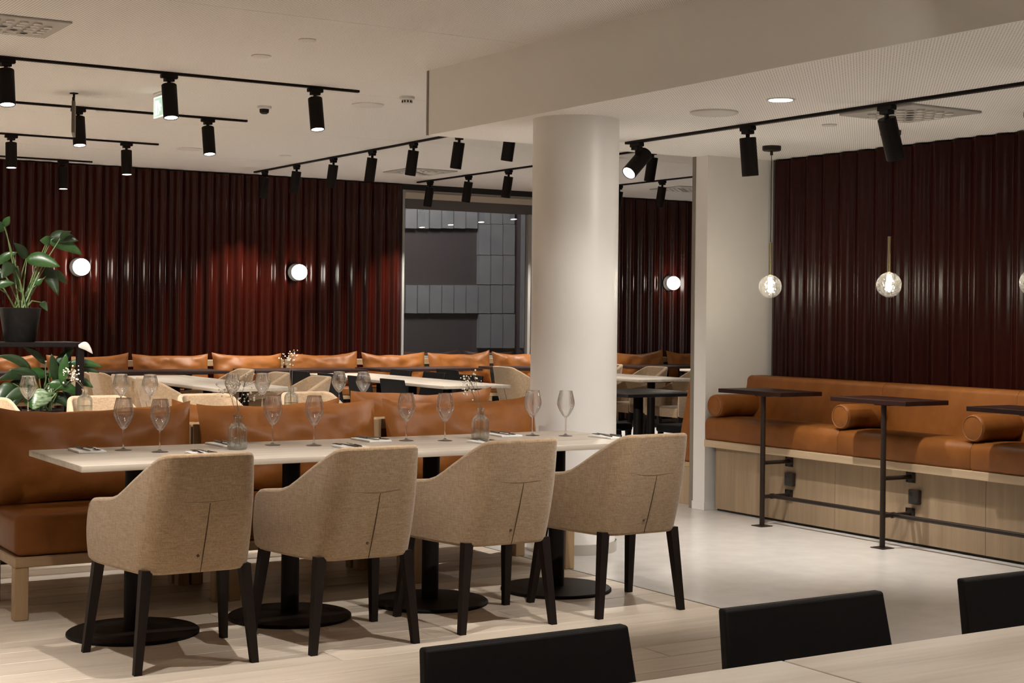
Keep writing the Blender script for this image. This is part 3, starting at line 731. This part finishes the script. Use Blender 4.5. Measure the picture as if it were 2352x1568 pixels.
for k, (x0, x1, zz, hh) in enumerate(((3.735, 4.70, .455, .445), (2.705, 3.69, .455, .452), (1.69, 2.675, .455, .448))):
    cushion(f'large tan leather back cushion behind the front table, {ORD[k]} from the white column', (x0 + x1) / 2, 7.19, zz, x1 - x0, hh, .19, 11 + k, deg(-10), 0, 'tan back cushions')
for k, (x0, x1, hh) in enumerate(((3.66, 4.55, .485), (2.66, 3.6, .435), (1.68, 2.6, .43))):
    cushion(f'tan leather cushion leaning away behind the front row, {ORD[k]} from the white column', (x0 + x1) / 2, 7.58, .455, x1 - x0, hh, .19, 31 + k, deg(-10), PI, 'tan back cushions')
# wall bench at the back
def wall_bench(label, x0, x1):
    c = (x0 + x1) / 2; t = thing('bench', label, 'bench', (c, 15.9, 0)); h = (x1 - x0) / 2
    MB().rbox((-h, -.42, .40), (h, .20, .44), .004, 1).obj('seat_frame', 'oak', t)
    MB().rbox((-h, -.425, .441), (h, .10, .53), .025, 3).obj('seat_cushion', 'leather', t)
    MB().rbox((-h, .14, .76), (h, .18, .83), .004, 1).obj('back_rail', 'oak', t)
    n = max(2, int((x1 - x0) / .9) + 1)
    for i in range(n):
        x = -h + .04 + (2 * h - .08) * i / (n - 1)
        MB().box((x - .03, -.40, 0), (x + .03, -.34, .40)).obj('leg', 'oakZ', t); MB().box((x - .03, .14, 0), (x + .03, .18, .76)).obj('back_post', 'oakZ', t)
wall_bench('long oak bench with tan seat along the back wall, plant end', 2.4, 7.0)
wall_bench('long oak bench with tan seat along the back wall, below the window', 7.02, 10.6)
wall_bench('oak bench with tan seat along the back wall, right of the window', 10.62, 13.6)
bc = [(2.66, 3.42), (3.46, 4.25), (4.29, 5.17), (5.19, 6.05), (6.08, 6.91), (6.99, 7.85), (7.89, 8.73), (8.76, 9.63), (9.65, 10.45), (10.5, 11.4), (11.44, 12.27), (12.31, 13.1)]
for k, (a, b) in enumerate(bc):
    cushion(f'tan leather cushion on the back wall bench, {ORD[k]} from the plant corner' if k < 10 else ['tan leather cushion seen between column and pier, under the globe lamp', 'tan leather cushion seen between column and pier, cut by the pier edge'][k - 10],
            (a + b) / 2, 15.84, .525, (b - a) * .985, .37, .17, 60 + k, deg(-9), 0, 'cushions on the back wall bench')
# upholstered bench behind the pier
t = thing('bench', 'tan leather bench with oak base right behind the white pier', 'bench', (7.45, 8.95, 0))
MB().box((-.45, -.30, .0), (.45, .24, .27)).obj('base', 'oakpanel', t)
MB().rbox((-.45, -.30, .27), (.45, .30, .305), .003, 1).obj('seat_board', 'oak', t)
MB().rbox((-.45, -.06, .306), (.45, .295, .45), .03, 3).obj('seat_cushion', 'leather', t)
q = MB().rbox((-.45, -.30, .306), (.45, -.20, .965), .02, 3)
q.v = [(x, y + (.17 * (.965 - z) / .66 if y > -.25 else 0), z) for x, y, z in q.v]
q.obj('backrest', 'leather', t)

# wall bench on the right, with bolsters
YE = [8.42, 7.11, 6.04, 4.97, 3.90]
wbn = thing('bench', 'long tan upholstered wall bench on an oak panelled base, under the pendants', 'bench', (7.15, 6.1, 0)); ox, oy = 7.15, 6.1
def loc(a, b): return (a[0] - ox, a[1] - oy, a[2]), (b[0] - ox, b[1] - oy, b[2])
MB().box(*loc((6.965, 3.9, 0), (7.42, 8.385, .45))).obj('plinth', 'plinth', wbn)
pj = [8.387, 7.20, 5.985, 4.77, 3.9]
for i in range(4): MB().box(*loc((6.945, pj[i + 1] + .0015, .016), (6.965, pj[i] - .0015, .449))).obj('base_panel', 'oakpanel', wbn)
MB().rbox(*loc((6.868, 3.9, .45), (7.42, 8.425, .499)), .003, 1).obj('seat_board', 'oakY', wbn)
for i in range(4):
    arc = lambda cx, cz, r, a0, a1, n=7: [(cx + r * math.cos(deg(a0 + (a1 - a0) * k / n)) - ox, cz + r * math.sin(deg(a0 + (a1 - a0) * k / n))) for k in range(n + 1)]
    sc = [(6.880 - ox, .500), (6.872 - ox, .515)] + arc(6.925, .605, .056, 182, 90) + [(7.05 - ox, .666), (7.30 - ox, .655), (7.32 - ox, .50)]
    MB().prismY(sc[::-1], YE[i + 1] + .001 - oy, YE[i] - .001 - oy).obj('seat_cushion', 'leather', wbn, 50)
    bc_ = [(7.20 - ox, .60), (7.205 - ox, .64)] + [(7.262 - ox, .88)] + arc(7.305, .905, .042, 165, 75) + arc(7.385, .918, .03, 75, 0) + [(7.42 - ox, .60)]
    MB().prismY(bc_[::-1], YE[i + 1] + .001 - oy, YE[i] + (-.001 if i else .012) - oy).obj('backrest', 'leather', wbn, 50)
for i, yy in enumerate((8.335, 7.10, 6.035, 4.965)):
    o = thing('bolster', f'tan leather bolster on the wall bench, {ORD[i]} from the white pier', 'cushion', (6.885, yy, .662 + .079), 0, 'bolsters on the wall bench')
    MB().lathe([(.001, 0), (.066, 0), (.076, .006), (.079, .02), (.079, .34), (.07, .355), (.001, .36)], 32, caps=False).obj('cover', 'leather', o, 50, rot=(0, PI / 2, 0))
    MB().lathe([(.070 + .003 * math.cos(a), .003 * math.sin(a) - .0005) for a in [k * PI / 3 for k in range(7)]], 32, caps=False).obj('piping', 'piping', o, rot=(0, PI / 2, 0))
# bar tables fixed to the bench
for i, yy in enumerate((7.72, 6.65, 5.58)):
    py = yy - .095; t = thing('bar_table', f'narrow dark bar table on a slim post, {ORD[i]} from the white pier', 'table', (6.71, py, 0), 0, 'bar tables along the wall bench')
    MB().rbox((-.045, yy - py - .31, .853), (.315, yy - py + .31, .880), .002, 1).obj('tabletop', 'darktop', t)
    MB().box((-.02, -.06, .847), (.2, .06, .853)).obj('top_plate', 'bronze', t)
    MB().cyl((0, 0, .003), (0, 0, .85), .0165, n=20).obj('post', 'bronze', t)
    MB().rbox((-.05, -.05, 0), (.05, .05, .004), .001, 1).obj('floor_plate', 'bronze', t)
    for z in (.412, .190):
        a = MB().cyl((.01, 0, z), (.228, 0, z), .013, n=16).obj('arm', 'bronze', t)
        MB().rbox((.226, -.035, z - .035), (.2345, .035, z + .035), .001, 1).obj('wall_plate', 'bronze', a)
        for sy in (-1, 1):
            for sz in (-1, 1): MB().cyl((.223, sy * .025, z + sz * .025), (.227, sy * .025, z + sz * .025), .005, n=8).obj('bolt', 'black', a)
    MB().cyl((.085, 0, .190), (.085, -1.07, .190), .0135, n=16).obj('foot_rail', 'bronze', t)
    MB().lathe([(.018, -.012), (.018, .012)], 16).obj('rail_joint', 'bronze', t, loc=(.085, 0, .19), rot=(0, PI / 2, 0))
    sk = thing('wall_socket', f'black double power socket on the bench base, {ORD[i]} from the white pier', 'socket', (6.945, yy - .115 if i == 0 else yy - .14, .296), 0, 'sockets on the bench base')
    MB().rbox((-.030, -.042, -.045), (0, .042, .045), .008, 2).obj('housing', 'socket', sk)
    for a, b in ((.017, .017), (-.017, -.017)):
        MB().cyl((-.0305, a, b), (-.0295, a, b), .015, n=20).obj('outlet', 'hole', sk)

# ================================================================== TABLEWARE
def wine_glass(label, big=1.0):
    t = thing('wine_glass', label, 'glass', (0, 0, 0), 0, 'wine glasses')
    MB().lathe([(.036, .0), (.0365, .0015), (.030, .003), (.012, .006), (.0045, .012)], 28).obj('foot', 'glass', t, 60)
    MB().lathe([(.0045, .012), (.0034, .03), (.0032, .07), (.0042, .088), (.006, .0935)], 12).obj('stem', 'glass', t, 60)
    B = [(.001, .0935), (.008, .094), (.016, .102), (.028, .120), (.038, .140), (.0440, .158), (.0445, .168), (.0425, .184), (.038, .204), (.0335, .222), (.0325, .229)]
    B = [(r * big, z) for r, z in B]
    MB().lathe(B + [(B[-1][0] - .001, .2293)] + [(r - .001, z + .001) for r, z in reversed(B[2:-1])], 36, caps=False).obj('bowl', 'glass', t, 80)
    return t
gp = wine_glass('clear wine glass at the column end of the front table, right of its pair')
GL = [(1299, 1001), (1223, 1000), (1022, 1012), (933, 1012), (721, 1023), (626, 1022), (367, 1038), (283, 1034)]
for i, px in enumerate(GL):
    q = onz(*px, .75); q.y = min(q.y, 6.70)
    if i == 0: gp.location = (q.x, q.y, .75)
    else: dup(gp, (q.x, q.y, .75), random.random(), f'clear wine glass on the front table, {ORD[i]} from the column end', 'wine glasses')
gp['label'] = 'clear wine glass on the front table, first from the column end'
gb = wine_glass('clear wine glass on the rear table, first from the column end', 1.1)
for i, px in enumerate([(835, 854), (775, 853), (603, 857), (535, 857), (345, 860), (278, 859), (65, 863)]):
    q = onz(*px, .978)
    q.y = min(q.y, 9.06)
    if i == 0: gb.location = (q.x, q.y, .75)
    else: dup(gb, (q.x, q.y, .75), 0, f'clear wine glass on the rear table, {ORD[i]} from the column end', 'wine glasses')
def bottle(label, x, y, z, seed, sprig_label, tips):
    t = thing('bottle_vase', label, 'vase', (x, y, z), 0, 'glass bottle vases')
    pr = [(.001, .002), (.040, .002), (.0435, .008), (.0440, .02), (.0435, .085), (.040, .098), (.028, .112), (.018, .118), (.0165, .122), (.0165, .142), (.020, .144), (.020, .152), (.0165, .152), (.0145, .148), (.0145, .121), (.0165, .1165), (.027, .110), (.0385, .097), (.0418, .085), (.0422, .02), (.0415, .010), (.039, .006), (.001, .006)]
    MB().lathe(pr, 36, caps=False).obj('body', 'bottle', t, 60)
    MB().lathe([(.001, .0065), (.0385, .0065), (.0412, .012), (.0418, .02), (.0418, .052), (.001, .052)], 32, caps=False).obj('water', 'water', t)
    s = thing('flower_sprig', sprig_label, 'flowers', (x, y, z), 0, 'dried flower sprigs'); rnd = random.Random(seed)
    bl = MB()
    for (dx, dy, dz) in tips:
        dx, dz = dx, dz
        base = Vector((rnd.uniform(-.02, .02), rnd.uniform(-.02, .02), .012)); nk = Vector((rnd.uniform(-.006, .006), rnd.uniform(-.006, .006), .148)); tp = Vector((dx, dy, dz))
        md = nk.lerp(tp, .55) + Vector((rnd.uniform(-.006, .006), 0, .01))
        MB().tube([base, nk, md, tp], .0011, 5).obj('stem', 'drystem', s)
        mb = MB()
        for k in range(9):
            q = tp + Vector((rnd.gauss(0, .022), rnd.gauss(0, .022), rnd.gauss(-.004, .018))); mb.tube([md.lerp(tp, .6), q], .0006, 4)
        mb.obj('twigs', 'drystem', s)
        mb = MB()
        for k in range(12):
            q = tp + Vector((rnd.gauss(0, .024), rnd.gauss(0, .024), rnd.gauss(-.002, .02))); mb.sphere(q, rnd.uniform(.0028, .0055), 7, 5)
        mb.obj('blossoms', 'blossom', s)['kind'] = 'stuff'
q = onz(545, 1032, .75); bottle('clear glass bottle vase with flowers on the front table, plant end', q.x, q.y, .75, 3, 'sprig of small white flowers in the front bottle vase, plant end', [(-.055, 0, .275), (.0, .02, .285), (.03, -.01, .30), (.06, .01, .245), (-.02, 0, .26)])
q = onz(1103, 1008, .75); bottle('clear glass bottle vase with flowers on the front table, column end', q.x, q.y, .75, 5, 'sprig of small white flowers in the front bottle vase, column end', [(-.06, 0, .285), (-.03, .01, .305), (-.085, -.01, .27), (-.05, .01, .24)])
q = onz(195, 893, .90); bottle('clear glass bottle vase on the rear table, behind the white chair top', q.x, min(q.y, 9.06), .75, 8, 'sprig of small yellowish flowers leaning toward the plants', [(-.085, 0, .24), (-.075, .02, .26), (-.09, 0, .22)])
q = onz(669, 888, .90); bottle('clear glass bottle vase on the rear table, toward the column', q.x, min(q.y, 9.06), .75, 9, 'tall thin flower sprig above the rear table', [(.0, 0, .33), (.02, .02, .35), (-.02, 0, .32)])
# place settings
fork = MB(); fork.tube([(0, -.095, .003), (0, -.02, .004), (0, .03, .006), (0, .045, .004)], [.0042, .0035, .0025, .004], 6); fork.box((-.0105, .044, .002), (.0105, .062, .0045))
for k in range(4): fork.box((-.0105 + k * .0062, .060, .002), (-.0078 + k * .0062, .100, .0045))
fork = fork.mesh('fork', 'cutlery')
knife = MB(); knife.tube([(0, -.105, .004), (0, -.01, .004)], [.0055, .0048], 6); knife.add([(-.002, -.01, .002), (.008, 0, .002), (.009, .09, .002), (-.002, .11, .002), (-.002, -.01, .0045), (.008, 0, .0035), (.009, .09, .0035), (-.002, .11, .0045)], [(0, 3, 2, 1), (4, 5, 6, 7), (0, 1, 5, 4), (1, 2, 6, 5), (2, 3, 7, 6), (3, 0, 4, 7)])
knife = knife.mesh('knife', 'cutlery')
nap = MB().rbox((-.06, -.10, 0), (.06, .10, .004), .0015, 1).rbox((-.058, -.098, .004), (.060, .098, .008), .0015, 1).mesh('napkin', 'linen')
sets = [(4.50, 6.27, 0), (4.08, 6.60, 1), (3.77, 6.235, 0), (3.335, 6.60, 1), (3.075, 6.27, 0), (2.615, 6.64, 1), (2.36, 6.235, 0), (1.965, 6.60, 1)]
for i, (x, y, far) in enumerate(sets):
    rz = (PI if far else 0) + random.uniform(-.08, .08); od = ORD[i]
    tag(link('napkin', nap, None, (x, y, .7505), (0, 0, rz)), f'folded white napkin on the front table, {od} from the column end', 'napkin', 'napkins')
    c, s = math.cos(rz), math.sin(rz)
    for nm2, me, dx in (('fork', fork, -.022), ('knife', knife, .018)):
        a = rz + random.uniform(-.15, .15)
        tag(link(nm2, me, None, (x + dx * c, y + dx * s + (.02 if not far else 0), .759), (0, 0, a)), f'dark metal {nm2} on the napkin, {od} from the column end', nm2, nm2 + 's')

# ================================================================== PLANT SHELF
YP = 10.25
sh = thing('plant_shelf', 'black metal shelf frame holding plants, behind the tan cushions', 'shelf', (2.2, YP, 0))
zt = ony(100, 786, YP - .15).z
for x in (-1.0, .73):
    for yy in (-.15, .15): MB().box((x, yy - .02, 0), (x + .045, yy + .02, zt - .03)).obj('post', 'black', sh)
MB().rbox((-1.0, -.17, zt - .032), (.775, .17, zt), .004, 1).obj('top_board', 'black', sh)
MB().rbox((-.955, -.15, .50), (.73, .15, .53), .004, 1).obj('lower_board', 'black', sh)
def leaf(parent, base, tip, wpx, mat, droop=.04, fold=.25, depth=(0, 0), arch=.15):
    """leaf between two points; width in metres"""
    b, t_ = Vector(base), Vector(tip); L = (t_ - b).length; ax = (t_ - b).normalized()
    view = (EYEV - b).normalized(); side = ax.cross(view).normalized(); nrm = side.cross(ax).normalized()
    upv = Vector((0, 0, 1)); vs = []; N = 9
    for i in range(N + 1):
        t = i / N; wv = wpx / 2 * (math.sin(PI * min(1, t ** .72)) ** .8) if 0 < t < 1 else .0008
        c = b.lerp(t_, t) + upv * (arch * L * math.sin(PI * t)) + nrm * .02 * L * math.sin(PI * t)
        vs += [c - side * wv + nrm * fold * wv, c, c + side * wv + nrm * fold * wv]
    fs = []
    for i in range(N):
        a = i * 3; fs += [(a, a + 1, a + 4, a + 3), (a + 1, a + 2, a + 5, a + 4)]
    o = MB().add([v - parent.location for v in vs], fs).obj('leaf', mat, parent, 80)
    sd = o.modifiers.new('thick', 'SOLIDIFY'); sd.thickness = .0012
    return o
pc = ony(46, 745, YP); pot = thing('potted_plant', 'leafy plant with arrow-shaped leaves in a black pot on top of the shelf', 'plant', (pc.x, YP, zt))
MB().lathe([(.001, 0), (.092, 0), (.098, .006), (.132, .215), (.137, .222), (.130, .224), (.124, .205), (.001, .20)], 32, caps=False).obj('pot', 'pot', pot, 40)
MB().lathe([(.124, .203), (.001, .21)], 24, caps=False).obj('soil', 'soil', pot)
rnd = random.Random(4)
UL = [((12, 518), (-32, 540), 26, 'leaf'), ((10, 520), (22, 497), 16, 'leaf'), ((62, 595), (33, 558), 22, 'leafdark'), ((60, 594), (138, 612), 34, 'leaf'), ((112, 552), (190, 585), 30, 'leaf'),
      ((116, 556), (92, 552), 22, 'leaf'), ((112, 545), (180, 553), 30, 'leafdark'), ((138, 548), (163, 531), 14, 'leafdark'), ((118, 622), (154, 652), 20, 'leaf'), ((104, 613), (134, 679), 30, 'leafdark'),
      ((-8, 606), (39, 579), 20, 'leaf'), ((30, 605), (4, 640), 30, 'leafdark'), ((-10, 658), (34, 650), 18, 'leaf'), ((36, 660), (41, 610), 14, 'leaf'), ((94, 694), (109, 714), 16, 'leafdark'), ((82, 655), (98, 640), 14, 'leaf'), ((60, 690), (82, 640), 16, 'leaf'), ((-20, 640), (16, 625), 22, 'leafdark')]
for (b, t_, wp, mt) in UL:
    yy = YP + rnd.uniform(-.13, .10); B = ony(*b, yy); T = ony(*t_, yy - .05 + rnd.uniform(-.06, .06)); k = 10.1 / FPX
    leaf(pot, B, T, wp * k, mt, arch=.08)
    root = Vector((pc.x + rnd.uniform(-.05, .05), YP + rnd.uniform(-.05, .05), zt + .20)); md = root.lerp(B, .5) + Vector((0, 0, .04))
    MB().tube([p_ - pot.location for p_ in (root, md, B)], [.006, .005, .003], 6).obj('stalk', 'stem', pot)
pl2 = thing('potted_plant', 'dense long-leaved plant with striped leaves on the lower shelf', 'plant', (2.75, YP, .53))
MB().lathe([(.001, 0), (.10, 0), (.105, .006), (.13, .17), (.124, .174), (.118, .16), (.001, .16)], 28, caps=False).obj('pot', 'pot', pl2, 40)
MB().lathe([(.118, .161), (.001, .165)], 24, caps=False).obj('soil', 'soil', pl2)
LL = [((72, 848), (-4, 817), 20, 'leafdark'), ((104, 836), (52, 796), 16, 'leafdark'), ((112, 868), (170, 801), 24, 'leaf'), ((148, 838), (238, 844), 18, 'leaf'), ((170, 846), (228, 856), 18, 'leafdark'), ((108, 860), (41, 868), 26, 'leaf'),
      ((110, 880), (190, 910), 26, 'leaf'), ((106, 886), (130, 930), 36, 'leafvar'), ((112, 900), (74, 940), 40, 'leafvar'), ((172, 872), (214, 890), 20, 'leaf'), ((82, 880), (-4, 902), 26, 'leafdark'), ((72, 900), (6, 922), 28, 'leafdark'),
      ((64, 866), (-6, 872), 22, 'leafdark'), ((128, 878), (118, 812), 20, 'leafdark'), ((142, 884), (152, 812), 22, 'leaf'), ((50, 900), (30, 935), 26, 'leaf'), ((90, 870), (20, 850), 20, 'leafdark'), ((150, 890), (200, 925), 22, 'leafdark'), ((120, 905), (160, 935), 26, 'leafdark'), ((60, 910), (90, 945), 30, 'leaf'), ((30, 880), (-10, 930), 30, 'leafdark')]
for (b, t_, wp, mt) in LL:
    yy = YP + rnd.uniform(-.16, .06); B = ony(*b, yy); T = ony(*t_, yy - .04); k = 10.1 / FPX
    leaf(pl2, B, T, wp * k, mt, arch=.10)
    root = Vector((2.75 + rnd.uniform(-.05, .05), YP + rnd.uniform(-.05, .05), .69)); md = root.lerp(B, .5) + Vector((0, 0, .03))
    MB().tube([p_ - pl2.location for p_ in (root, md, B)], [.005, .004, .003], 6).obj('stalk', 'stem', pl2)
o = leaf(pl2, ony(180, 792, YP - .2), ony(213, 812, YP - .22), 18 * 10.1 / FPX, 'spathe', arch=.2); o.name = 'white_spathe'; o['label'] = 'white curved flower bract'
